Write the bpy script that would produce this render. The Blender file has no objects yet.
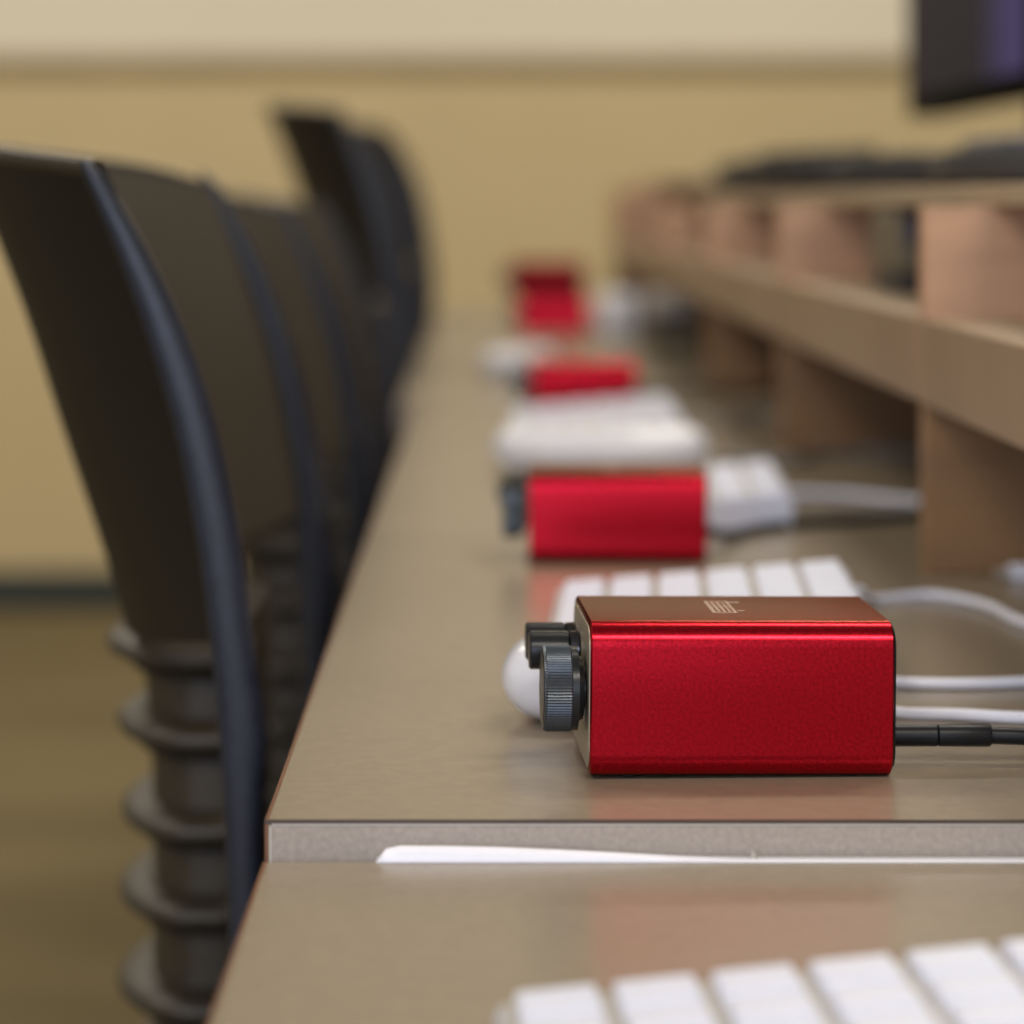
import bpy, bmesh, math, random
from mathutils import Vector, Matrix

random.seed(7)
S = bpy.context.scene
COL = S.collection
PI = math.pi
DESK = 0.743          # top of the far desks
NEAR = 0.7332         # top of the near desk, about a centimetre lower
EYE = 0.908

# ------------------------------------------------------------------ materials
def mat(name, col, rough=0.5, metal=0.0, noise=None, bump=None, spec=0.5, coat=0.0, stretch=None):
    """noise = (scale, amount) varies the base colour, bump = (scale, strength)"""
    m = bpy.data.materials.new(name)
    m.use_nodes = True
    nt = m.node_tree
    b = nt.nodes['Principled BSDF']
    b.inputs['Base Color'].default_value = (*col, 1)
    b.inputs['Roughness'].default_value = rough
    b.inputs['Metallic'].default_value = metal
    b.inputs['Specular IOR Level'].default_value = spec
    b.inputs['Coat Weight'].default_value = coat
    b.inputs['Coat Roughness'].default_value = 0.15
    if noise or bump:
        tc = nt.nodes.new('ShaderNodeTexCoord')
        mp = nt.nodes.new('ShaderNodeMapping')
        if stretch:
            mp.inputs['Scale'].default_value = stretch
        nt.links.new(tc.outputs['Object'], mp.inputs['Vector'])
    if noise:
        n = nt.nodes.new('ShaderNodeTexNoise')
        n.inputs['Scale'].default_value = noise[0]
        n.inputs['Detail'].default_value = 4
        nt.links.new(mp.outputs['Vector'], n.inputs['Vector'])
        r = nt.nodes.new('ShaderNodeValToRGB')
        a = noise[1]
        r.color_ramp.elements[0].position = 0.3
        r.color_ramp.elements[1].position = 0.7
        r.color_ramp.elements[0].color = (*[c * (1 - a) for c in col], 1)
        r.color_ramp.elements[1].color = (*[min(1, c * (1 + a)) for c in col], 1)
        nt.links.new(n.outputs['Fac'], r.inputs['Fac'])
        nt.links.new(r.outputs['Color'], b.inputs['Base Color'])
    if bump:
        n2 = nt.nodes.new('ShaderNodeTexNoise')
        n2.inputs['Scale'].default_value = bump[0]
        n2.inputs['Detail'].default_value = 3
        nt.links.new(mp.outputs['Vector'], n2.inputs['Vector'])
        bp = nt.nodes.new('ShaderNodeBump')
        bp.inputs['Strength'].default_value = bump[1]
        bp.inputs['Distance'].default_value = 0.001
        nt.links.new(n2.outputs['Fac'], bp.inputs['Height'])
        nt.links.new(bp.outputs['Normal'], b.inputs['Normal'])
    return m

M = {}
M['wall'] = mat('wall_paint', (0.62, 0.495, 0.275), 0.8, noise=(3, 0.03), bump=(60, 0.1))
M['board'] = mat('whiteboard_enamel', (0.80, 0.73, 0.57), 0.45, noise=(2, 0.02))
M['trim'] = mat('ledge_tan', (0.42, 0.32, 0.17), 0.6, noise=(8, 0.05))
M['baseboard'] = mat('baseboard_rubber', (0.028, 0.036, 0.034), 0.7, noise=(6, 0.1))
M['ceiling'] = mat('ceiling_tile', (0.45, 0.42, 0.36), 0.9, noise=(40, 0.06))
M['carpet'] = mat('carpet_olive', (0.185, 0.148, 0.078), 0.95, noise=(1.6, 0.16), bump=(400, 0.5), spec=0.1, stretch=(0.6, 3, 1))
M['laminate'] = mat('desk_laminate', (0.275, 0.226, 0.163), 0.26, noise=(220, 0.05), bump=(900, 0.01), spec=0.36)
M['core'] = mat('desk_core', (0.36, 0.315, 0.28), 0.6, noise=(600, 0.12))
M['band_dark'] = mat('edge_line', (0.07, 0.045, 0.035), 0.4, noise=(50, 0.1))
M['band_red'] = mat('edge_band_brown', (0.16, 0.07, 0.035), 0.4, noise=(60, 0.1))
M['band_pale'] = mat('edge_band_pale', (0.50, 0.47, 0.43), 0.45, noise=(60, 0.05))
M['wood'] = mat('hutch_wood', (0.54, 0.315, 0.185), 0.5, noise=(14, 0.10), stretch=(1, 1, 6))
M['wood_leg_shaded'] = mat('hutch_upright_shaded', (0.27, 0.145, 0.058), 0.5, noise=(14, 0.12), stretch=(1, 1, 6))  # wood colour darkened to carry the shade below the shelf
M['wood_edge'] = mat('hutch_edge', (0.33, 0.225, 0.135), 0.5, noise=(18, 0.06), stretch=(1, 6, 1))
M['wood_top'] = mat('hutch_top', (0.42, 0.31, 0.20), 0.45, noise=(18, 0.06))
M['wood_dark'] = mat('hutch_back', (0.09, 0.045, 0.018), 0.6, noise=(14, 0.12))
M['red'] = mat('red_anodised', (0.48, 0.010, 0.024), 0.23, 0.93, noise=(1100, 0.24), bump=(1800, 0.015))
M['red'].node_tree.nodes['Principled BSDF'].inputs['Specular Tint'].default_value = (0.42, 0.62, 0.50, 1)
M['red_shaded'] = mat('red_anodised_shaded', (0.22, 0.004, 0.008), 0.38, 0.8, noise=(1100, 0.2), bump=(1800, 0.015))  # darker copy of the red; shade on the turned upper box put into colour
M['plate'] = mat('end_plate_champagne', (0.38, 0.32, 0.24), 0.4, 0.6, noise=(400, 0.05))
M['mark'] = mat('engraved_mark', (0.42, 0.29, 0.20), 0.5, 0.3, noise=(400, 0.05))
M['knob'] = mat('knob_black', (0.018, 0.020, 0.023), 0.28, 0.3, noise=(300, 0.1))
M['knob_side'] = mat('knob_ribbed', (0.085, 0.100, 0.120), 0.36, 0.75, noise=(500, 0.1))
M['chrome'] = mat('jack_collar', (0.10, 0.10, 0.12), 0.15, 0.9, noise=(300, 0.1))
M['rubber'] = mat('black_rubber', (0.007, 0.008, 0.010), 0.4, noise=(300, 0.15), spec=0.35)
M['white_plastic'] = mat('white_gloss_plastic', (0.74, 0.74, 0.80), 0.18, noise=(200, 0.01), coat=0.4)
M['white_key'] = mat('white_key_plastic', (0.70, 0.73, 0.87), 0.42, noise=(200, 0.02))
M['kb_body'] = mat('keyboard_body', (0.42, 0.39, 0.34), 0.45, noise=(200, 0.03))
M['kb_edge'] = mat('keyboard_edge_white', (0.62, 0.64, 0.76), 0.35, noise=(200, 0.02))
M['white_cable'] = mat('white_cable', (0.82, 0.84, 0.96), 0.35, noise=(200, 0.02))
M['grey_cable'] = mat('grey_cable', (0.22, 0.20, 0.18), 0.5, noise=(200, 0.05))
M['chair_panel_dark'] = mat('chair_shell_dark', (0.010, 0.007, 0.004), 0.55, noise=(300, 0.15), bump=(700, 0.05), spec=0.25)
M['chair_panel'] = mat('chair_shell_brown', (0.060, 0.050, 0.034), 0.50, noise=(300, 0.15), bump=(700, 0.1))
M['chair_spine'] = mat('chair_spine_brown', (0.032, 0.024, 0.015), 0.45, noise=(120, 0.15), bump=(500, 0.1))
M['chair_rail'] = mat('chair_rail_black', (0.016, 0.020, 0.034), 0.34, noise=(200, 0.2), bump=(900, 0.12))
M['chair_fabric'] = mat('seat_fabric', (0.015, 0.014, 0.013), 0.9, noise=(300, 0.2), bump=(800, 0.4))
M['steel'] = mat('black_steel', (0.02, 0.02, 0.022), 0.4, 0.4, noise=(100, 0.1))
M['mon_body'] = mat('monitor_black', (0.008, 0.008, 0.006), 0.7, noise=(100, 0.1), spec=0.02)
M['gear_olive'] = mat('gear_olive_grey', (0.155, 0.125, 0.078), 0.5, noise=(40, 0.08))
M['gear_black'] = mat('gear_black', (0.03, 0.027, 0.023), 0.5, noise=(40, 0.1))
M['navy'] = mat('navy_plastic', (0.045, 0.05, 0.085), 0.4, noise=(60, 0.05))
M['pale_grey'] = mat('pale_grey_plastic', (0.40, 0.36, 0.32), 0.4, noise=(60, 0.04))
M['gap_strip'] = mat('white_strip', (0.86, 0.86, 0.95), 0.30, noise=(200, 0.01))

def screen_material():
    m = bpy.data.materials.new('screen_glow')
    m.use_nodes = True
    nt = m.node_tree
    b = nt.nodes['Principled BSDF']
    b.inputs['Base Color'].default_value = (0.01, 0.01, 0.012, 1)
    b.inputs['Roughness'].default_value = 0.5
    b.inputs['Specular IOR Level'].default_value = 0.02
    tc = nt.nodes.new('ShaderNodeTexCoord')
    sp = nt.nodes.new('ShaderNodeSeparateXYZ')
    nt.links.new(tc.outputs['Object'], sp.inputs[0])
    r = nt.nodes.new('ShaderNodeValToRGB')
    mr = nt.nodes.new('ShaderNodeMapRange')
    mr.inputs['From Min'].default_value = -0.27
    mr.inputs['From Max'].default_value = 0.27
    nt.links.new(sp.outputs['Y'], mr.inputs['Value'])
    nt.links.new(mr.outputs['Result'], r.inputs['Fac'])
    e = r.color_ramp.elements
    e[0].position = 0.05; e[0].color = (0.045, 0.034, 0.10, 1)
    e[1].position = 0.34; e[1].color = (0.012, 0.010, 0.013, 1)
    k = e.new(0.14); k.color = (0.04, 0.032, 0.09, 1)
    nt.links.new(r.outputs['Color'], b.inputs['Emission Color'])
    b.inputs['Emission Strength'].default_value = 1.0
    return m
M['screen'] = screen_material()

# ------------------------------------------------------------------ helpers
def tag(o, label=None, cat=None, group=None, kind=None):
    if label: o['label'] = label
    if cat: o['category'] = cat
    if group: o['group'] = group
    if kind: o['kind'] = kind
    return o

def thing(name, label, cat, loc=(0, 0, 0), rotz=0, group=None):
    o = bpy.data.objects.new(name, None)
    o.empty_display_size = 0.05
    COL.objects.link(o)
    o.location = loc
    o.rotation_euler = (0, 0, rotz)
    return tag(o, label, cat, group)

def obj(name, bm, m, parent=None, angle=35, bevel=0, segs=2, smooth=True):
    bmesh.ops.recalc_face_normals(bm, faces=bm.faces[:])
    me = bpy.data.meshes.new(name)
    bm.to_mesh(me); bm.free()
    mats = m if isinstance(m, (list, tuple)) else [m]
    for x in mats: me.materials.append(x)
    if smooth:
        for p in me.polygons: p.use_smooth = True
        me.set_sharp_from_angle(angle=math.radians(angle))
    o = bpy.data.objects.new(name, me)
    COL.objects.link(o)
    if parent: o.parent = parent
    if bevel:
        mod = o.modifiers.new('bevel', 'BEVEL')
        mod.width = bevel; mod.segments = segs; mod.limit_method = 'ANGLE'
        mod.angle_limit = math.radians(40)
        mod.harden_normals = True
    return o

def box(bm, x0, x1, y0, y1, z0, z1, mi=0):
    v = [bm.verts.new((x, y, z)) for x in (x0, x1) for y in (y0, y1) for z in (z0, z1)]
    for f in ((0, 1, 3, 2), (4, 6, 7, 5), (0, 4, 5, 1), (2, 3, 7, 6), (0, 2, 6, 4), (1, 5, 7, 3)):
        bm.faces.new([v[i] for i in f]).material_index = mi
    return v

def boxbm(*a):
    bm = bmesh.new(); box(bm, *a); return bm

def loft(bm, rings, closed=True, caps=True, mi=0):
    R = [[bm.verts.new(p) for p in r] for r in rings]
    n = len(R[0])
    for a, b in zip(R[:-1], R[1:]):
        for i in range(n if closed else n - 1):
            j = (i + 1) % n
            bm.faces.new((a[i], a[j], b[j], b[i])).material_index = mi
    if caps and closed:
        bm.faces.new(R[0][::-1]).material_index = mi
        bm.faces.new(R[-1]).material_index = mi
    return R

def lathe(bm, prof, axis='Z', c=(0, 0, 0), n=40, mi=0):
    """prof: list of (along, radius)"""
    rings = []
    for a, r in prof:
        ring = []
        for i in range(n):
            t = 2 * PI * i / n
            u, w = r * math.cos(t), r * math.sin(t)
            p = {'Z': (u, w, a), 'X': (a, u, w), 'Y': (u, a, w)}[axis]
            ring.append((c[0] + p[0], c[1] + p[1], c[2] + p[2]))
        rings.append(ring)
    loft(bm, rings, mi=mi)

def catmull(pts, n=10):
    P = [Vector(p) for p in pts]
    P = [P[0] * 2 - P[1]] + P + [P[-1] * 2 - P[-2]]
    out = []
    for i in range(1, len(P) - 2):
        for k in range(n):
            t = k / n
            a, b, c, d = P[i - 1], P[i], P[i + 1], P[i + 2]
            out.append(0.5 * ((2 * b) + (c - a) * t + (2 * a - 5 * b + 4 * c - d) * t * t + (3 * b - a - 3 * c + d) * t ** 3))
    out.append(P[-2])
    return out

def tube(bm, pts, r, n=12, smooth=8, mi=0):
    """tube along a smoothed path; r a number or one radius per given point"""
    path = catmull(pts, smooth) if smooth else [Vector(p) for p in pts]
    rings = []
    for i, p in enumerate(path):
        a = path[max(i - 1, 0)]; b = path[min(i + 1, len(path) - 1)]
        t = (b - a).normalized()
        up = Vector((0, 0, 1)) if abs(t.z) < 0.95 else Vector((1, 0, 0))
        s = t.cross(up).normalized(); w = s.cross(t).normalized()
        if isinstance(r, (list, tuple)):
            f = i / max(1, len(path) - 1) * (len(r) - 1)
            k = min(int(f), len(r) - 2); rr = r[k] + (r[k + 1] - r[k]) * (f - k)
        else: rr = r
        rings.append([p + s * rr * math.cos(2 * PI * k / n) + w * rr * math.sin(2 * PI * k / n) for k in range(n)])
    loft(bm, rings, mi=mi)

def dup(root, loc, rotz=0, label=None, group=None):
    r = root.copy(); COL.objects.link(r); r.location = loc; r.rotation_euler = (0, 0, rotz)
    if label: r['label'] = label
    if group: r['group'] = group
    for ch in list(root.children):
        c = ch.copy(); COL.objects.link(c); c.parent = r
        for g in list(ch.children):
            d = g.copy(); COL.objects.link(d); d.parent = c
    return r

def lerp_table(tab, z):
    """tab sorted by falling z: (z, value)"""
    if z >= tab[0][0]:
        a, b = tab[0], tab[1]
    elif z <= tab[-1][0]:
        a, b = tab[-2], tab[-1]
    else:
        for a, b in zip(tab[:-1], tab[1:]):
            if b[0] <= z <= a[0]: break
    return a[1] + (b[1] - a[1]) * (z - a[0]) / (b[0] - a[0])

# ------------------------------------------------------------------ setting
WY = 6.25
o = obj('floor', boxbm(-6, 6, -3, WY + 0.2, -0.1, 0), M['carpet']); tag(o, kind='structure')
o = obj('wall_back', boxbm(-6, 6, WY, WY + 0.15, 0, 3.0), M['wall']); tag(o, kind='structure')
o = obj('baseboard_back', boxbm(-6, 6, WY - 0.012, WY, 0, 0.088), M['baseboard'], bevel=0.004); tag(o, kind='structure')

wb = thing('whiteboard', 'long cream whiteboard fixed high on the back wall', 'whiteboard', (0, WY - 0.003, 0))
obj('board_surface', boxbm(-5.5, 1.0, -0.012, 0, 1.24, 2.45), M['board'], wb)
bm = bmesh.new()
box(bm, -5.5, 1.0, -0.022, 0, 1.208, 1.24)
obj('marker_ledge', bm, M['trim'], wb, bevel=0.008)

# ------------------------------------------------------------------ desks
DX0, DX1 = -0.0597, 0.72
TH = 0.028
def desk(y0, y1, ztop, label, dx=0):
    t = thing('desk', label, 'desk', (dx, y0, 0), 0)
    L = y1 - y0
    obj('desktop', boxbm(DX0 + 0.0011, DX1, 0.0006, L - 0.0006, ztop - TH, ztop), M['laminate'], t)
    obj('end_panel', boxbm(DX0 + 0.0011, DX1, 0, 0.0006, ztop - TH, ztop - 0.0008), M['core'], t)
    bm = bmesh.new(); box(bm, DX0, DX1, -0.0002, 0.0006, ztop - 0.0009, ztop + 0.00005)
    obj('edge_line', bm, M['band_dark'], t)
    e = obj('edge_band', boxbm(DX0, DX0 + 0.0011, 0, L, ztop - TH, ztop), M['band_red'], t)
    bm = bmesh.new(); box(bm, DX0 + 0.0012, DX1, -0.0003, 0.0003, ztop - 0.0014, ztop - 0.0010)
    box(bm, DX0 + 0.0012, DX0 + 0.0018, -0.0003, 0.0003, ztop - TH, ztop - 0.0010)
    obj('pale_trim_line', bm, M['band_pale'], t)
    for yy in (0.06, L - 0.06):
        bm = bmesh.new(); box(bm, 0.50, 0.56, yy - 0.02, yy + 0.02, 0.03, ztop - TH)
        box(bm, 0.36, 0.70, yy - 0.03, yy + 0.03, 0.0, 0.03)
        obj('leg', bm, M['steel'], t, bevel=0.004)
    obj('modesty_panel', boxbm(0.57, 0.585, 0.09, L - 0.09, 0.30, ztop - TH), M['wood_dark'], t)
    return t
YD = 0.7488
LD = 1.524
desk(YD - 0.0062 - LD, YD - 0.0062, NEAR, 'nearest brown laminate desk, slightly lower, with a white keyboard at the bottom of the photo')
desk(YD, YD + LD, DESK, 'brown laminate desk carrying the sharp red box, its grey end edge facing the camera')
desk(YD + LD + 0.003, YD + 2 * LD, DESK, 'brown laminate desk under the third red box and the stacked pair of red boxes', -0.015)
desk(YD + 2 * LD + 0.003, YD + 2 * LD + 0.62, DESK, 'short farthest brown laminate desk section at the end of the row', -0.015)

# ------------------------------------------------------------------ hutch
HX0, HX1 = 0.1935, 0.56
HY = [0.626 + 0.616 * i for i in range(7)]
def hutch(i, label):
    y0, y1 = HY[i], HY[i + 1]
    t = thing('desk_hutch', label, 'hutch', (0, y0, DESK), 0)
    L = y1 - y0
    b = 0.018
    zs1 = 0.857 - DESK; zs0 = 0.8195 - DESK
    ht = 0.9065 - DESK + (0.022 if i > 3 else 0.0)
    zb = 0.0
    # end board stands at the far end of each unit
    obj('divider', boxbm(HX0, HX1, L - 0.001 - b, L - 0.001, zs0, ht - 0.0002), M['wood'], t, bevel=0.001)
    obj('upright', boxbm(HX0 + 0.0005, HX1, L - 0.001 - b, L - 0.001, zb, zs0 - 0.0001), M['wood_leg_shaded'], t, bevel=0.001)
    obj('shelf', boxbm(HX0 + 0.004, HX1, 0.0, L - 0.0012 - b, zs1 - 0.022, zs1), M['wood_top'], t, bevel=0.001)
    obj('shelf_lip', boxbm(HX0 - 0.002, HX0 + 0.004, 0.0, L - 0.0012 - b, zs0, zs1), M['wood_edge'], t, bevel=0.001)
    obj('top_board', boxbm(HX0 + 0.03, HX1, 0.0, L - 0.001, ht, ht + 0.010), M['wood_top'], t, bevel=0.001)
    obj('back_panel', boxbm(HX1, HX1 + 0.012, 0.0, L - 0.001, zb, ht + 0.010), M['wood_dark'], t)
    return t
hl = ['nearest open wooden hutch unit at the right edge, before the first upright',
      'second open wooden hutch unit from the camera, with a grey device on its shelf',
      'third open wooden hutch unit from the camera along the desk row',
      'fourth open wooden hutch unit from the camera along the desk row',
      'fifth open wooden hutch unit, next to the last in the row',
      'last open wooden hutch unit at the far end of the desk row']
# the end boards stand just beyond the listed stations, so shift the units on by one board
for i in range(6): HY[i] += 0.0185
HY[6] += 0.0185
for i in range(6): hutch(i, hl[i])

# ------------------------------------------------------------------ red amplifier boxes
BW, BD, BH = 0.0872, 0.063, 0.0444
def knurl(bm, x0, x1, y, z, r, teeth=90):
    n = teeth * 2
    rings = []
    for x, rr, kn in ((x0, r * 0.90, 0), (x0, r * 0.955, 0), (x0 + 0.0006, r * 0.985, 1), (x0 + 0.0008, r, 1), (x1 - 0.0004, r, 1), (x1, r * 0.98, 1)):
        ring = []
        for k in range(n):
            t = 2 * PI * k / n
            q = rr * (1 if (k % 2 or not kn) else 0.982)
            ring.append((x, y + q * math.cos(t), z + q * math.sin(t)))
        rings.append(ring)
    loft(bm, rings)
def red_box(label, group, m, plug=True):
    t = thing('headphone_amplifier', label, 'headphone amplifier', (0, 0, 0), 0, group)
    z0 = 0.0004
    bm = bmesh.new()
    R = 0.0070; N = 10
    prof = []
    for cy, cz, a0 in ((BD - R, BH - R, 0), (R, BH - R, 90), (R, R, 180), (BD - R, R, 270)):
        for k in range(N + 1):
            a = math.radians(a0 + 90 * k / N)
            prof.append((cy + R * math.cos(a), cz + R * math.sin(a)))
    c = (BD / 2, BH / 2)
    def ring(x, s):
        return [(x, c[0] + (p[0] - c[0]) * (1 - s / (BD / 2)), z0 + c[1] + (p[1] - c[1]) * (1 - s / (BH / 2))) for p in prof]
    loft(bm, [ring(0, 0.0006), ring(0.0005, 0), ring(BW - 0.0005, 0), ring(BW, 0.0006)])
    obj('case', bm, m, t, angle=50)
    bm = bmesh.new()
    loft(bm, [ring(-0.0003, 0.0020), ring(0.0003, 0.0018)])
    obj('front_plate', bm, M['plate'], t)
    bm = bmesh.new()
    loft(bm, [ring(BW - 0.0003, 0.0012), ring(BW + 0.0007, 0.0016)])
    obj('rear_plate', bm, M['rubber'], t)
    for fx in (0.012, BW - 0.012):
        for fy in (0.010, BD - 0.010):
            bm = bmesh.new(); lathe(bm, [(0, 0.0040), (z0 + 0.0010, 0.0042)], 'Z', (fx, fy, 0), 20)
            obj('foot', bm, M['rubber'], t)
    # large volume knob
    ky, kz = 0.0150, 0.0238
    bm = bmesh.new(); knurl(bm, -0.0128, -0.0047, ky, kz, 0.01235)
    k = obj('volume_knob', bm, M['knob_side'], t, angle=20)
    bm = bmesh.new(); lathe(bm, [(-0.01305, 0.0105), (-0.0127, 0.0110)], 'X', (0, ky, kz), 48)
    obj('knob_cap', bm, M['knob'], k)
    bm = bmesh.new(); lathe(bm, [(-0.0047, 0.0121), (-0.0028, 0.0121), (-0.0026, 0.0095), (-0.0012, 0.0090), (-0.0010, 0.0060), (-0.0006, 0.006)], 'X', (0, ky, kz), 48)
    obj('knob_collar', bm, M['knob'], k)
    for jy in (0.0375, 0.0545):
        bm = bmesh.new()
        lathe(bm, [(-0.0155, 0.0040), (-0.0154, 0.0052), (-0.0149, 0.0057), (-0.0040, 0.0057), (-0.0037, 0.0052)], 'X', (0, jy, 0.0313), 36)
        j = obj('selector_knob', bm, M['knob'], t)
        bm = bmesh.new()
        lathe(bm, [(-0.0038, 0.0048), (-0.0032, 0.0056), (-0.0008, 0.0058), (-0.0006, 0.0050)], 'X', (0, jy, 0.0313), 36)
        obj('jack_collar', bm, M['chrome'], j)
    # small engraved mark on the lid
    bm = bmesh.new()
    zt = z0 + BH
    def bar(x0, x1, y0, y1): box(bm, x0, x1, y0, y1, zt - 0.0003, zt + 0.00008)
    mx, my = 0.0375, 0.021
    bar(mx, mx + 0.0011, my, my + 0.024)
    bar(mx + 0.0018, mx + 0.0026, my + 0.002, my + 0.022)
    bar(mx + 0.0034, mx + 0.0042, my + 0.002, my + 0.022)
    bar(mx + 0.0050, mx + 0.0056, my, my + 0.020)
    bar(mx + 0.0064, mx + 0.0072, my, my + 0.024)
    for yy in (my, my + 0.012, my + 0.0225): bar(mx, mx + 0.0068, yy, yy + 0.0013)
    bar(mx + 0.0072, mx + 0.0105, my + 0.021, my + 0.0225)
    bar(mx + 0.0078, mx + 0.0098, my + 0.004, my + 0.005)
    obj('engraved_mark', bm, M['mark'], t, smooth=False)
    return t

def put(t, x, y, z, rz=0, ry=0, sc=1):
    t.location = (x, y, z); t.rotation_euler = (0, ry, rz); t.scale = (sc, sc, sc)

G = 'red headphone amplifier boxes along the desks'
a1 = red_box('sharp nearest red metal box with black knobs at the front of its desk', G, M['red'])
put(a1, 0.0290, 0.7970, DESK + 0.0005, math.radians(2.6), math.radians(0.5))
a2 = dup(a1, (0, 0, 0), 0, 'second red metal box, behind the six white key stripes, blurred')
put(a2, 0.0186, 1.278, DESK, math.radians(-1.0), 0, 0.93)
a3 = dup(a1, (0, 0, 0), 0, 'third red metal box, standing just beyond two white shapes, strongly blurred')
put(a3, 0.0340, 2.170, DESK, math.radians(2), 0, 0.93)
a4 = dup(a1, (0, 0, 0), 0, 'lower, brighter red metal box of the far stacked pair')
put(a4, 0.0400, 3.56, DESK, math.radians(-1), 0)
a5 = red_box('upper, darker red metal box lying on another red box far away', G, M['red_shaded'])
put(a5, 0.0300, 3.555, DESK + BH + 0.0014, math.radians(-7), 0)

# ------------------------------------------------------------------ keyboards
KW, KL = 0.1275, 0.236
TILT = math.radians(5.0)
def keyboard_shape(label):
    """origin at the front edge, near end; x runs to the raised rear edge, y along the keys"""
    t = thing('keyboard', label, 'keyboard', (0, 0, 0), 0, 'white keyboards lying sideways along the desks')
    bm = bmesh.new()
    rise = math.tan(TILT) * KW
    ring = []
    prof = [(0.0, 0.001), (0.0, 0.0055), (0.001, 0.0068), (KW - 0.006, 0.0068 + rise), (KW - 0.001, 0.0055 + rise), (KW, 0.002 + rise), (KW - 0.002, 0.001), (KW * 0.8, 0.0002), (0.02, 0.0002)]
    def rg(y, s): return [(KW / 2 + (x - KW / 2) * s, y, 0.004 + (z - 0.004) * (s if s < 1 else 1)) for x, z in prof]
    loft(bm, [rg(0, 0.985), rg(0.0015, 1), rg(KL - 0.0015, 1), rg(KL, 0.985)])
    obj('body', bm, M['kb_edge'], t, angle=30)
    # top deck
    bm = bmesh.new()
    v = [bm.verts.new(p) for p in ((0.0015, 0.002, 0.0070), (KW - 0.0065, 0.002, 0.0070 + rise * 0.95), (KW - 0.0065, KL - 0.002, 0.0070 + rise * 0.95), (0.0015, KL - 0.002, 0.0070))]
    bm.faces.new(v)
    r = bmesh.ops.extrude_face_region(bm, geom=bm.faces[:])
    for q in r['geom']:
        if isinstance(q, bmesh.types.BMVert): q.co.z += 0.0006
    obj('deck', bm, M['kb_body'], t)
    pr = 0.0206; pc = 0.0193
    kw, kl = 0.0172, 0.0162
    def key_mesh(w, l):
        bm = bmesh.new()
        loft(bm, [[(sx * (w / 2 - i), sy * (l / 2 - i), z) for sx, sy in ((-1, -1), (1, -1), (1, 1), (-1, 1))] for z, i in ((0, 0), (0.0022, 0.0001), (0.0029, 0.0007))])
        return bm
    base = obj('key', key_mesh(kw, kl), M['white_key'], t, angle=30)
    bar = None
    first = True
    for r_ in range(6):
        x = 0.0125 + r_ * pr
        z = 0.0074 + math.tan(TILT) * (x)
        x_ = x if r_ < 5 else x - 0.0005
        c = 0
        while c < 12:
            y = 0.012 + c * pc
            if r_ == 0 and c == 4:
                k = obj('space_bar', key_mesh(kw, pc * 5 - 0.003), M['white_key'], t, angle=30)
                k.location = (x_, y + 2 * pc, z); k.rotation_euler = (0, -TILT, 0)
                c += 5; continue
            if first: k = base; first = False
            else:
                k = base.copy(); COL.objects.link(k); k.parent = t
            k.location = (x_, y, z); k.rotation_euler = (0, -TILT, 0)
            c += 1
    return t

k1 = keyboard_shape('nearest white keyboard, cut off by the lower right corner of the photo')
# far-left corner at (0.003, 0.598)
def put_kb(k, x_far, y_far, z, rz, sx=1, sy=1):
    k.scale = (sx, sy, sx)
    k.location = (x_far + math.sin(rz) * KL * sy, y_far - math.cos(rz) * KL * sy, z); k.rotation_euler = (0, 0, rz)
put_kb(k1, 0.0015, 0.5865, NEAR, math.radians(3.3))
k2 = dup(k1, (0, 0, 0), 0, 'white keyboard between the first and second red box, six key stripes showing')
put_kb(k2, 0.0285, 1.1530, DESK, math.radians(-3.3), 0.93, 0.93)
k3 = dup(k1, (0, 0, 0), 0, 'white keyboard reaching out to the right behind the second red box')
put_kb(k3, 0.0450, 1.594, DESK, math.radians(-2.9), 0.93, 0.75)
k4 = dup(k1, (0, 0, 0), 0, 'white keyboard lying just in front of the third red box')
put_kb(k4, 0.0170, 2.125, DESK, math.radians(-1.0), 0.95, 0.95)

# ------------------------------------------------------------------ mice
def mouse(label):
    t = thing('computer_mouse', label, 'mouse', (0, 0, 0), 0, 'white computer mice on the desks')
    bm = bmesh.new()
    L, W, H = 0.121, 0.0565, 0.0275
    rings = []
    n = 32
    for i in range(1, 60):
        x = -math.cos(PI * i / 60)
        r_ = max(0.0, (abs(x) - 0.76) / 0.24)
        eb = math.sqrt(max(0.0, 1 - r_ * r_))
        et = eb * (1 - 0.06 * x * x)
        e = (1 - abs(x) ** 3.2) ** (1 / 2.4)
        zc = H * 0.5
        ring = []
        for k in range(n):
            a = 2 * PI * k / n
            ca, sa = math.cos(a), math.sin(a)
            q = math.copysign(abs(ca) ** 0.8, ca)
            v = abs(sa) ** 0.8
            zz = zc + (H - zc) * et * v if sa > 0 else zc - (zc - 0.0004) * eb * v
            ring.append((L / 2 * x, W / 2 * e * q, zz))
        rings.append(ring)
    loft(bm, rings)
    obj('shell', bm, M['white_plastic'], t, angle=60)
    bm = bmesh.new(); lathe(bm, [(-0.003, 0.0036), (-0.0028, 0.004), (0.0028, 0.004), (0.003, 0.0036)], 'Y', (0.035, 0, 0.0245), 24)
    obj('scroll_ball', bm, M['pale_grey'], t)
    bm = bmesh.new(); box(bm, -0.035, 0.035, -0.018, 0.018, 0, 0.001)
    obj('base', bm, M['pale_grey'], t)
    return t
m1 = mouse('white mouse whose rounded end peeps out behind the nearest black knobs')
m1.location = (0.0648, 0.8965, DESK)
m3 = dup(m1, (0.0690, 1.705, DESK), 0, 'white mouse seen side-on directly above the second red box')
m3.scale = (1.1, 1.05, 1.1)
m4 = dup(m1, (0.0300, 2.70, DESK), math.radians(70), 'white mouse at the left behind the third red box')
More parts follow.
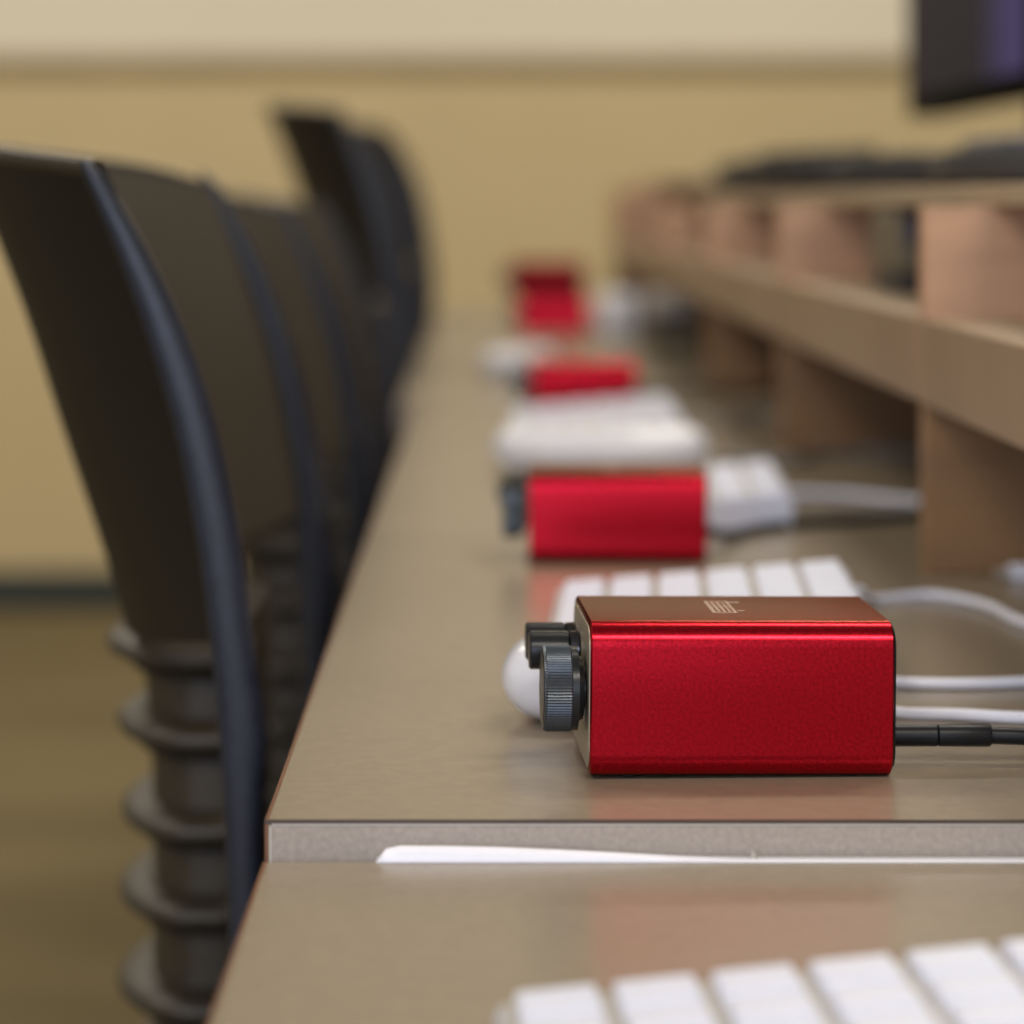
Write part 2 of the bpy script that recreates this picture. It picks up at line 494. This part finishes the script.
t = thing('power_adapter', 'rounded bluish white block right of the far stacked red boxes', 'power adapter', (0.163, 3.50, DESK), math.radians(12))
obj('case', boxbm(-0.027, 0.027, -0.027, 0.027, 0, 0.054), M['white_plastic'], t, bevel=0.014, segs=5)
bm = bmesh.new(); tube(bm, [(0.026, 0, 0.012), (0.040, 0.004, 0.006), (0.06, 0.02, 0.0028), (0.09, 0.05, 0.0026)], 0.0024, 8, 6); obj('lead', bm, M['white_cable'], t)

# ------------------------------------------------------------------ cables on the desks
def cable(name, pts, r, m, label, cat='cable', group=None, n=12):
    bm = bmesh.new(); tube(bm, pts, r, n)
    return tag(obj(name, bm, m, angle=60), label, cat, group)
r = 0.0020
z = DESK + r
cable('usb_cable', [(0.150, 1.135, z + 0.006), (0.160, 1.152, z), (0.184, 1.164, z), (0.202, 1.135, z), (0.2085, 1.087, z), (0.235, 1.03, z), (0.30, 1.0, z)], r, M['white_cable'],
      'white cable arching from the keyboard behind the nearest red box', group='white cables right of the nearest red box')
cable('usb_cable', [(0.116, 0.966, z), (0.128, 0.957, z), (0.1405, 0.951, z), (0.160, 0.949, z), (0.185, 0.9535, z), (0.23, 0.97, z), (0.29, 0.99, z)], r, M['white_cable'],
      'upper of two level white cables at the right of the nearest red box', group='white cables right of the nearest red box')
cable('usb_cable', [(0.1235, 0.8975, z + 0.004), (0.130, 0.896, z), (0.150, 0.892, z), (0.175, 0.886, z), (0.22, 0.89, z), (0.29, 0.92, z)], r, M['white_cable'],
      'lower of two level white cables, just above the black power lead', group='white cables right of the nearest red box')

pc_ = thing('power_cable', 'black power lead plugged into the right end of the nearest red box', 'cable', (0.1165, 0.825, DESK + 0.0082))
bm = bmesh.new(); lathe(bm, [(0.0, 0.0028), (0.0004, 0.0033), (0.0155, 0.0033), (0.0158, 0.0030)], 'X', (0, 0, 0), 28)
obj('barrel_plug', bm, M['rubber'], pc_)
bm = bmesh.new(); lathe(bm, [(0.0159, 0.0029), (0.0162, 0.0033), (0.0308, 0.0034), (0.0316, 0.0030)], 'X', (0, 0, 0), 28)
obj('strain_relief', bm, M['rubber'], pc_)
bm = bmesh.new(); tube(bm, [(0.0312, 0, 0), (0.045, 0, -0.0006), (0.07, 0.002, -0.003), (0.10, 0.01, -0.0055), (0.16, 0.05, -0.0055)], 0.0026)
obj('cord', bm, M['rubber'], pc_)

z = DESK + 0.0024
cable('usb_cable', [(0.1560, 1.60, z), (0.169, 1.575, z), (0.20, 1.565, z), (0.2335, 1.53, z), (0.30, 1.50, z)], r, M['white_cable'],
      'blurred white cable running right from the keyboard behind the second red box')
cable('power_cable', [(0.1045, 1.335, z + 0.006), (0.118, 1.362, z + 0.001), (0.130, 1.39, z), (0.16, 1.422, z), (0.195, 1.44, z), (0.227, 1.462, z), (0.30, 1.49, z)], 0.0027, M['rubber'],
      'blurred black power lead running right from the second red box')
cable('grey_cable', [(0.15, 1.80, z), (0.19, 1.77, z), (0.215, 1.81, z), (0.26, 1.83, z), (0.34, 1.76, z)], 0.0034, M['grey_cable'],
      'thin grey cable under the hutch behind the second red box')
cable('grey_cable', [(0.145, 2.16, z), (0.175, 2.10, z), (0.215, 2.14, z), (0.28, 2.10, z), (0.34, 2.16, z)], 0.0034, M['grey_cable'],
      'grey cable on the desk right of the third red box')
cable('black_cable', [(0.125, 2.36, z + 0.005), (0.150, 2.42, z), (0.175, 2.46, z), (0.20, 2.42, z), (0.27, 2.44, z), (0.36, 2.38, z)], 0.003, M['rubber'],
      'black lead curling away from the third red box')
cable('black_cable', [(0.135, 3.59, z + 0.004), (0.18, 3.64, z), (0.24, 3.68, z), (0.29, 3.60, z), (0.34, 3.66, z)], 0.0055, M['rubber'],
      'black lead behind the bluish white mouse at the far end')

# loose white plug by the hutch upright
t = thing('cable_plug', 'small white plug lying on the desk at the foot of the right upright', 'plug', (0.228, 1.225, DESK), math.radians(8))
bm = bmesh.new(); box(bm, 0, 0.016, -0.004, 0.004, 0.0, 0.007); obj('plug_body', bm, M['white_cable'], t, bevel=0.0015)
bm = bmesh.new(); tube(bm, [(0.015, 0, 0.003), (0.03, 0.001, 0.0025), (0.07, -0.02, 0.0022), (0.12, -0.03, 0.0022)], 0.002); obj('cord', bm, M['white_cable'], t)
bm = bmesh.new(); box(bm, -0.006, 0.001, -0.0025, 0.0025, 0.0015, 0.005); obj('contact', bm, M['pale_grey'], t)

# stacked-looking grey device under the far hutch
t = thing('card_reader', 'pale grey small device with a black band under the far hutch', 'device', (0.192, 2.96, DESK), math.radians(6))
obj('case', boxbm(-0.024, 0.028, -0.03, 0.03, 0.046, 0.072), M['pale_grey'], t, bevel=0.005, segs=3)
obj('band', boxbm(-0.022, 0.026, -0.028, 0.028, 0.030, 0.0465), M['rubber'], t, bevel=0.002)
obj('base', boxbm(-0.024, 0.028, -0.03, 0.03, 0.0, 0.0305), M['gear_olive'], t, bevel=0.004)

# white strip in the gap between the two desks
bm = bmesh.new()
rings = []
yg = YD - 0.0028
pts = [(-0.0296, -0.0004, 0.0006), (-0.0285, 0.0014, 0.0010), (-0.0272, 0.0031, 0.0016), (-0.0234, 0.0040, 0.0018), (-0.010, 0.0039, 0.0018), (0.0032, 0.0036, 0.0018), (0.0192, 0.0029, 0.0017), (0.0352, 0.0021, 0.0016), (0.0512, 0.0012, 0.0015), (0.0671, 0.0006, 0.0015), (0.16, 0.0004, 0.0015)]
for x, top, hw in pts:
    zt = NEAR + max(top, 0.0005); zb = NEAR + 0.0001
    ya, yb, ym = YD - 0.0074, YD - 0.0030 + hw, YD - 0.0045
    k = max(top - 0.0001, 0.0003)
    rings.append([(x, ya, zb), (x, yb, zb), (x, yb, zb + 0.6 * k), (x, ym + 0.0016, zb + 0.92 * k), (x, ym, zt), (x, ym - 0.0016, zb + 0.92 * k), (x, ya, zb + 0.6 * k)])
loft(bm, rings)
tag(obj('plastic_strip', bm, M['gap_strip'], angle=60), 'thin white plastic strip wedged in the gap between the two nearest desks', 'strip')

bm = bmesh.new()
loft(bm, [[(x + math.cos(a) * q, math.sin(a) * q * 0.5, zz) for a in (0.3, 1.5, 2.4, 3.6, 5.2)] for x, q, zz in ((0, 0.0011, 0), (0.0003, 0.0008, 0.0010), (-0.0006, 0.0003, 0.0022))])
o = obj('paper_scrap', bm, M['pale_grey'], smooth=False); o.location = (0.0705, YD - 0.0045, NEAR + 0.0006)
tag(o, 'tiny pale scrap on the white strip below the nearest red box', 'scrap')

# ------------------------------------------------------------------ chairs
RAIL_L = [(0.9219, -0.1468), (0.8966, -0.1357), (0.8648, -0.1239), (0.828, -0.1125), (0.7844, -0.1039), (0.7369, -0.0982), (0.6934, -0.0950), (0.6526, -0.0932), (0.60, -0.0930), (0.55, -0.094)]
RAIL_T = [(0.9219, 0.0066), (0.8966, 0.0112), (0.865, 0.0148), (0.84, 0.0156), (0.7844, 0.0158), (0.7437, 0.0157), (0.720, 0.0185), (0.70, 0.0150), (0.67, 0.0125), (0.60, 0.012), (0.55, 0.012)]
MID = [(0.931, -0.2244), (0.9045, -0.2126), (0.8636, -0.1965), (0.8187, -0.1821), (0.7572, -0.1606), (0.7202, -0.1505), (0.66, -0.140)]
CW = 0.43
CX = -0.10
def smooth_tab(tab, z):
    h = 0.012
    return (lerp_table(tab, z - h) + 2 * lerp_table(tab, z) + lerp_table(tab, z + h)) / 4
def make_chair(label, pm='chair_panel_dark'):
    t = thing('office_chair', label, 'chair', (0, 0, 0), 0, 'black office chairs in a row along the desks')
    # curved back shell, convex to the rear
    bm = bmesh.new()
    nu, nv = 28, 40
    zb = 0.733
    def P(u, v, off):
        w = 1 - abs(2 * u - 1) ** 2.1
        zt = 0.9205 + 0.0105 * w - 0.007 * max(0, (u - 0.86) / 0.14) ** 2
        z_ = zt + (zb + 0.018 * (1 - w) - zt) * v
        xr = smooth_tab(RAIL_L, z_); xm = smooth_tab(MID, z_)
        x = xr + 0.004 + (xm - xr - 0.004) * w + off
        return (x, 0.004 + u * (CW - 0.008), z_)
    A = [[bm.verts.new(P(i / nu, j / nv, 0)) for i in range(nu + 1)] for j in range(nv + 1)]
    B = [[bm.verts.new(P(i / nu, j / nv, 0.005)) for i in range(nu + 1)] for j in range(nv + 1)]
    for j in range(nv):
        for i in range(nu):
            bm.faces.new((A[j][i], A[j][i + 1], A[j + 1][i + 1], A[j + 1][i]))
            bm.faces.new((B[j][i], B[j + 1][i], B[j + 1][i + 1], B[j][i + 1]))
    for i in range(nu):
        bm.faces.new((A[0][i], B[0][i], B[0][i + 1], A[0][i + 1]))
        bm.faces.new((A[nv][i], A[nv][i + 1], B[nv][i + 1], B[nv][i]))
    for j in range(nv):
        bm.faces.new((A[j][0], A[j + 1][0], B[j + 1][0], B[j][0]))
        bm.faces.new((A[j][nu], B[j][nu], B[j + 1][nu], A[j + 1][nu]))
    bk = obj('back_shell', bm, M[pm], t, angle=50)
    # thin inner lining facing the sitter
    bm = bmesh.new()
    rows = []
    for off in (0.0052, 0.0066):
        rows.append([[bm.verts.new(P(0.02 + 0.96 * i / nu, 0.006 + 0.985 * j / nv, off)) for i in range(nu + 1)] for j in range(nv + 1)])
    for q, Gd in enumerate(rows):
        for j in range(nv):
            for i in range(nu):
                f = (Gd[j][i], Gd[j][i + 1], Gd[j + 1][i + 1], Gd[j + 1][i])
                bm.faces.new(f if q == 0 else f[::-1])
    a, b = rows
    edge = [(0, i) for i in range(nu + 1)] + [(j, nu) for j in range(1, nv + 1)] + [(nv, i) for i in range(nu - 1, -1, -1)] + [(j, 0) for j in range(nv - 1, 0, -1)]
    for (j0, i0), (j1, i1) in zip(edge, edge[1:] + edge[:1]):
        bm.faces.new((a[j0][i0], b[j0][i0], b[j1][i1], a[j1][i1]))
    tag(obj('back_lining', bm, M['chair_panel'], t, angle=50), 'lighter olive inner side of the back')
    # rounded bead along the top edge
    bm = bmesh.new()
    tube(bm, [tuple(Vector(P(i / 12, 0, 0.0025))) for i in range(13)], 0.0034, 10, 4)
    obj('top_edge', bm, M['chair_spine'], bk)
    # side rails
    for side in (0, 1):
        bm = bmesh.new()
        rings = []
        zs = [0.9235 - 0.3735 * k / 60 for k in range(61)]
        for idx, z_ in enumerate(zs):
            xl = smooth_tab(RAIL_L, z_); th = smooth_tab(RAIL_T, z_)
            if idx == 0: th *= 0.5; xl += 0.001
            d = 0.013
            ring = []
            for k in range(20):
                a = 2 * PI * k / 20
                ca, sa = math.cos(a), math.sin(a)
                ex = 0.72
                px = xl + th / 2 + th / 2 * math.copysign(abs(ca) ** ex, ca)
                py = d / 2 + d / 2 * math.copysign(abs(sa) ** ex, sa)
                ring.append((px, py if side == 0 else CW - py, z_))
            rings.append(ring)
        # sweep forward under the seat
        for f, z_, x in ((0, 0.52, 0.002), (0, 0.49, 0.012), (0, 0.463, 0.035), (0, 0.452, 0.07), (0, 0.450, 0.12)):
            ring = []
            last = rings[60]
            c = sum((Vector(p) for p in last), Vector()) / 20
            tilt = {0.52: 0.1, 0.49: 0.4, 0.463: 0.9, 0.452: 1.4, 0.450: 1.57}[z_]
            for p in last:
                dx = p[0] - c.x
                ring.append((c.x + x + dx * math.cos(tilt), p[1], z_ + dx * math.sin(tilt)))
            rings.append(ring)
        loft(bm, rings)
        obj('side_rail', bm, M['chair_rail'], t, angle=60)
    # ribbed flexible spine
    bm = bmesh.new()
    cy = CW / 2
    def ell(cx, xl, xr, ay, z_, n=48):
        """half ellipse towards the rear (xl), squared off towards the front (xr)"""
        out = []
        for k in range(n):
            a = 2 * PI * k / n
            ca, sa = math.cos(a), math.sin(a)
            if ca <= 0: out.append((cx + (cx - xl) * ca, cy + ay * sa, z_))
            else: out.append((cx + (xr - cx) * ca ** 0.35, cy + ay * math.copysign(abs(sa) ** 0.35, sa), z_))
        return out
    tab = [(0.735, -0.1535), (0.7132, -0.1490), (0.6806, -0.1450), (0.6435, -0.1440), (0.6096, -0.1440), (0.5716, -0.1445), (0.53, -0.143), (0.47, -0.13)]
    zs = [0.735 - 0.265 * k / 20 for k in range(21)]
    loft(bm, [ell(-0.120, lerp_table(tab, z_), -0.098, 0.060, z_) for z_ in zs])
    sp = obj('flexible_spine', bm, M['chair_spine'], t, angle=50)
    for z_, tip in ((0.7132, -0.1645), (0.6800, -0.1598), (0.6425, -0.1578), (0.6080, -0.1588), (0.5690, -0.1595), (0.532, -0.158), (0.496, -0.152)):
        bm = bmesh.new()
        z_ += 0.009; cx = -0.122
        loft(bm, [ell(cx, cx - (cx - tip) * k, cx + 0.025 * (0.6 + 0.4 * k), 0.074 * q, z_ + dz) for k, q, dz in ((0.62, 0.82, 0.0065), (0.80, 0.92, 0.0038), (0.93, 0.98, 0.0022), (0.99, 1, 0.0002), (1, 1, -0.0018), (0.97, 0.99, -0.0036), (0.80, 0.9, -0.0042), (0.72, 0.84, -0.0080), (0.76, 0.86, -0.0096), (0.70, 0.82, -0.0112), (0.5, 0.7, -0.0114))])
        obj('rib', bm, M['chair_spine'], sp, angle=55)
    # seat
    bm = bmesh.new()
    box(bm, -0.06, 0.33, 0.015, CW - 0.015, 0.462, 0.505)
    obj('seat', bm, M['chair_fabric'], t, bevel=0.018, segs=4)
    obj('seat_pan', boxbm(-0.10, 0.25, 0.06, CW - 0.06, 0.43, 0.461), M['steel'], t, bevel=0.008)
    bm = bmesh.new(); lathe(bm, [(0.10, 0.024), (0.27, 0.024), (0.271, 0.016), (0.43, 0.016)], 'Z', (0.10, cy, 0), 24)
    obj('gas_column', bm, M['steel'], t)
    bm = bmesh.new()
    for k in range(5):
        a = 2 * PI * k / 5 + PI
        d = Vector((math.cos(a), math.sin(a), 0)); s = Vector((-d.y, d.x, 0))
        c0 = Vector((0.10, cy, 0))
        loft(bm, [[c0 + d * q - s * w + Vector((0, 0, zl)), c0 + d * q + s * w + Vector((0, 0, zl)), c0 + d * q + s * w + Vector((0, 0, zh)), c0 + d * q - s * w + Vector((0, 0, zh))] for q, w, zl, zh in ((0.0, 0.022, 0.075, 0.115), (0.19, 0.013, 0.055, 0.078))])
    bs = obj('star_base', bm, M['steel'], t, bevel=0.003)
    for k in range(5):
        a = 2 * PI * k / 5 + PI
        d = Vector((math.cos(a), math.sin(a), 0))
        bm = bmesh.new()
        lathe(bm, [(-0.012, 0.022), (-0.010, 0.027), (0.010, 0.027), (0.012, 0.022)], 'Y', (0, 0, 0), 24)
        bmesh.ops.rotate(bm, verts=bm.verts[:], cent=(0, 0, 0), matrix=Matrix.Rotation(a, 3, 'Z'))
        bmesh.ops.translate(bm, verts=bm.verts[:], vec=(0.10 + d.x * 0.185, cy + d.y * 0.185, 0.0272))
        obj('caster', bm, M['rubber'], bs)
    return t
c1 = make_chair('nearest dark office chair at the left, ribbed flexible spine showing')
c1.location = (0, 1.0, 0)
c2 = dup(c1, (0, 1.476, 0), 0, 'second dark office chair, its back directly right of the nearest chair')
c3 = dup(c1, (0.003, 1.92, -0.0), 0, 'third dark office chair, its low back half hidden below the tall far backs')
c4 = dup(c1, (0.003, 2.58, 0), 0, 'left of the two tall far chair backs standing above the others')
c5 = dup(c1, (0.004, 3.66, 0), 0, 'farthest tall chair back, the one nearest the desk line')
def raise_chair(c, dz):
    """gas lift: everything but the base and casters moves up"""
    for ch in c.children:
        n = ch.name.split('.')[0]
        if n not in ('star_base', 'gas_column'): ch.location.z += dz
        if n == 'gas_column': ch.scale.z = 1 + dz / 0.43 ; ch.location.z = -0.10 * dz / 0.43
raise_chair(c2, -0.013); raise_chair(c3, -0.016); raise_chair(c4, 0.072); raise_chair(c5, 0.084)

# ------------------------------------------------------------------ on the hutch
ZT = 0.9165 + 0.0002
mon = thing('monitor', 'black computer monitor with a dark purple screen in the upper right corner', 'monitor', (0.365, 2.160, ZT))
obj('screen_frame', boxbm(0.0, 0.035, -0.28, 0.285, 0.066, 0.45), M['mon_body'], mon, bevel=0.006)
o = obj('screen', boxbm(-0.001, 0.002, -0.265, 0.265, 0.082, 0.435), M['screen'], mon)
bm = bmesh.new(); box(bm, 0.062, 0.082, -0.04, 0.04, 0.008, 0.25); box(bm, 0.034, 0.063, -0.04, 0.04, 0.2, 0.26); obj('stand_neck', bm, M['mon_body'], mon, bevel=0.005)
bm = bmesh.new(); box(bm, -0.06, 0.12, -0.11, 0.11, 0.0, 0.010); obj('stand_foot', bm, M['mon_body'], mon, bevel=0.003)

def coil(label, loc, R, rr, turns, seed):
    rnd = random.Random(seed)
    bm = bmesh.new()
    pts = []
    n = turns * 12
    for k in range(n + 1):
        a = 2 * PI * k / 12
        q = R * (1 + 0.10 * math.sin(a * 0.37 + seed) + rnd.uniform(-.05, .05))
        pts.append((q * math.cos(a), q * 0.9 * math.sin(a), rr + 2 * rr * 0.95 * (k / 12)))
    pts.append((R * 1.3, 0.3 * R, rr))
    tube(bm, pts, rr, 8, 3)
    o = obj('cable_coil', bm, M['gear_black'], angle=60)
    o.location = loc
    return tag(o, label, 'cable', 'black cable coils on the hutch top')
coil('nearest coil of black cable on the hutch top, at the right edge', (0.295, 1.52, ZT), 0.048, 0.0042, 2, 1)
coil('black cable coil on the hutch top in front of the monitor foot', (0.265, 1.77, ZT), 0.042, 0.0042, 2, 2)
coil('black cable coil on the hutch top left of the monitor', (0.262, 2.14, ZT), 0.032, 0.0048, 2, 3)
coil('black cable coil midway along the hutch top', (0.285, 2.42, ZT), 0.05, 0.0052, 3, 4)
coil('farthest coil of black cable on the hutch top', (0.285, 2.80, ZT), 0.045, 0.0050, 3, 5)
def brick(label, loc, rz, sx, sy, sz, m, lead):
    t = thing('power_adapter', label, 'power adapter', loc, rz)
    obj('case', boxbm(-sx / 2, sx / 2, -sy / 2, sy / 2, 0, sz), m, t, bevel=0.004, segs=3)
    bm = bmesh.new(); tube(bm, [(0, sy / 2 - 0.002, sz / 2), (0, sy / 2 + 0.02, sz / 2), (0.02, sy / 2 + 0.05, 0.004), (0.05, sy / 2 + 0.07, 0.003)], 0.0025, 8, 6)
    obj('lead', bm, M['rubber'], t)
    return t
brick('black power adapter at the right edge on the near hutch top', (0.318, 1.66, ZT), 0.1, 0.05, 0.10, 0.030, M['navy'], 1)
brick('black upright power adapter on the hutch top below the monitor corner', (0.285, 1.915, ZT), 0.0, 0.03, 0.08, 0.026, M['gear_black'], 1)
brick('dark power adapter further along the hutch top', (0.29, 2.60, ZT), -0.2, 0.05, 0.09, 0.034, M['gear_black'], 1)
brick('pale grey power adapter near the far end of the hutch top', (0.275, 2.98, ZT), 0.2, 0.05, 0.09, 0.034, M['gear_olive'], 1)

# device on the shelf of the second unit
t = thing('docking_station', 'olive grey device with dark base on the second hutch shelf', 'device', (0.255, 1.60, 0.857 + 0.0002))
obj('case', boxbm(-0.030, 0.075, -0.05, 0.05, 0.011, 0.048), M['gear_olive'], t, bevel=0.005, segs=3)
obj('base', boxbm(-0.028, 0.072, -0.052, 0.048, 0.0, 0.0115), M['gear_black'], t, bevel=0.002)
tag(obj('port_cover', boxbm(-0.024, -0.011, -0.056, -0.0495, 0.029, 0.046), M['navy'], t, bevel=0.002), 'navy blue port cover')
tag(obj('port_cover', boxbm(-0.009, 0.005, -0.055, -0.0495, 0.026, 0.0465), M['pale_grey'], t, bevel=0.002), 'pale grey port cover')

# ------------------------------------------------------------------ light
def area(name, loc, rot, sx, sy, power, col):
    l = bpy.data.lights.new(name, 'AREA'); l.shape = 'RECTANGLE'; l.size = sx; l.size_y = sy
    l.energy = power; l.color = col
    o = bpy.data.objects.new(name, l); COL.objects.link(o); o.location = loc; o.rotation_euler = rot
    return o
o = obj('ceiling', boxbm(-6, 6, -3, WY + 0.2, 2.85, 2.95), M['ceiling']); tag(o, kind='structure')
WARM = (1.0, 0.92, 0.80)
for y, p in ((-1.3, 46), (1.9, 24), (4.7, 28)):
    area('ceiling_light', (0.9, y, 2.8), (0, 0, 0), 1.2, 0.3, p, WARM)
    area('ceiling_light', (-1.5, y, 2.8), (0, 0, 0), 1.2, 0.3, p, WARM)
area('window_light', (-0.7, -2.6, 1.5), (math.radians(84), 0, math.radians(-12)), 2.2, 1.5, 42, (0.64, 0.75, 1.0))
w = bpy.data.worlds.new('World'); S.world = w; w.use_nodes = True
w.node_tree.nodes['Background'].inputs['Color'].default_value = (1.0, 0.93, 0.82, 1)
w.node_tree.nodes['Background'].inputs['Strength'].default_value = 0.46

# ------------------------------------------------------------------ camera
cam = bpy.data.cameras.new('Camera')
co = bpy.data.objects.new('Camera', cam); COL.objects.link(co)
co.location = (0, 0, EYE)
co.rotation_euler = (PI / 2, 0, 0)
cam.sensor_fit = 'HORIZONTAL'; cam.sensor_width = 36.0
cam.lens = 36.0 * 2800 / 1024
cam.shift_x = 24 / 1024
cam.shift_y = -309 / 1024
cam.clip_start = 0.02; cam.clip_end = 60
cam.dof.use_dof = True
cam.dof.focus_distance = 0.80
cam.dof.aperture_fstop = 6.6
cam.dof.aperture_blades = 9
S.camera = co
S.view_settings.view_transform = 'Standard'
S.view_settings.look = 'None'
S.view_settings.exposure = 0.08
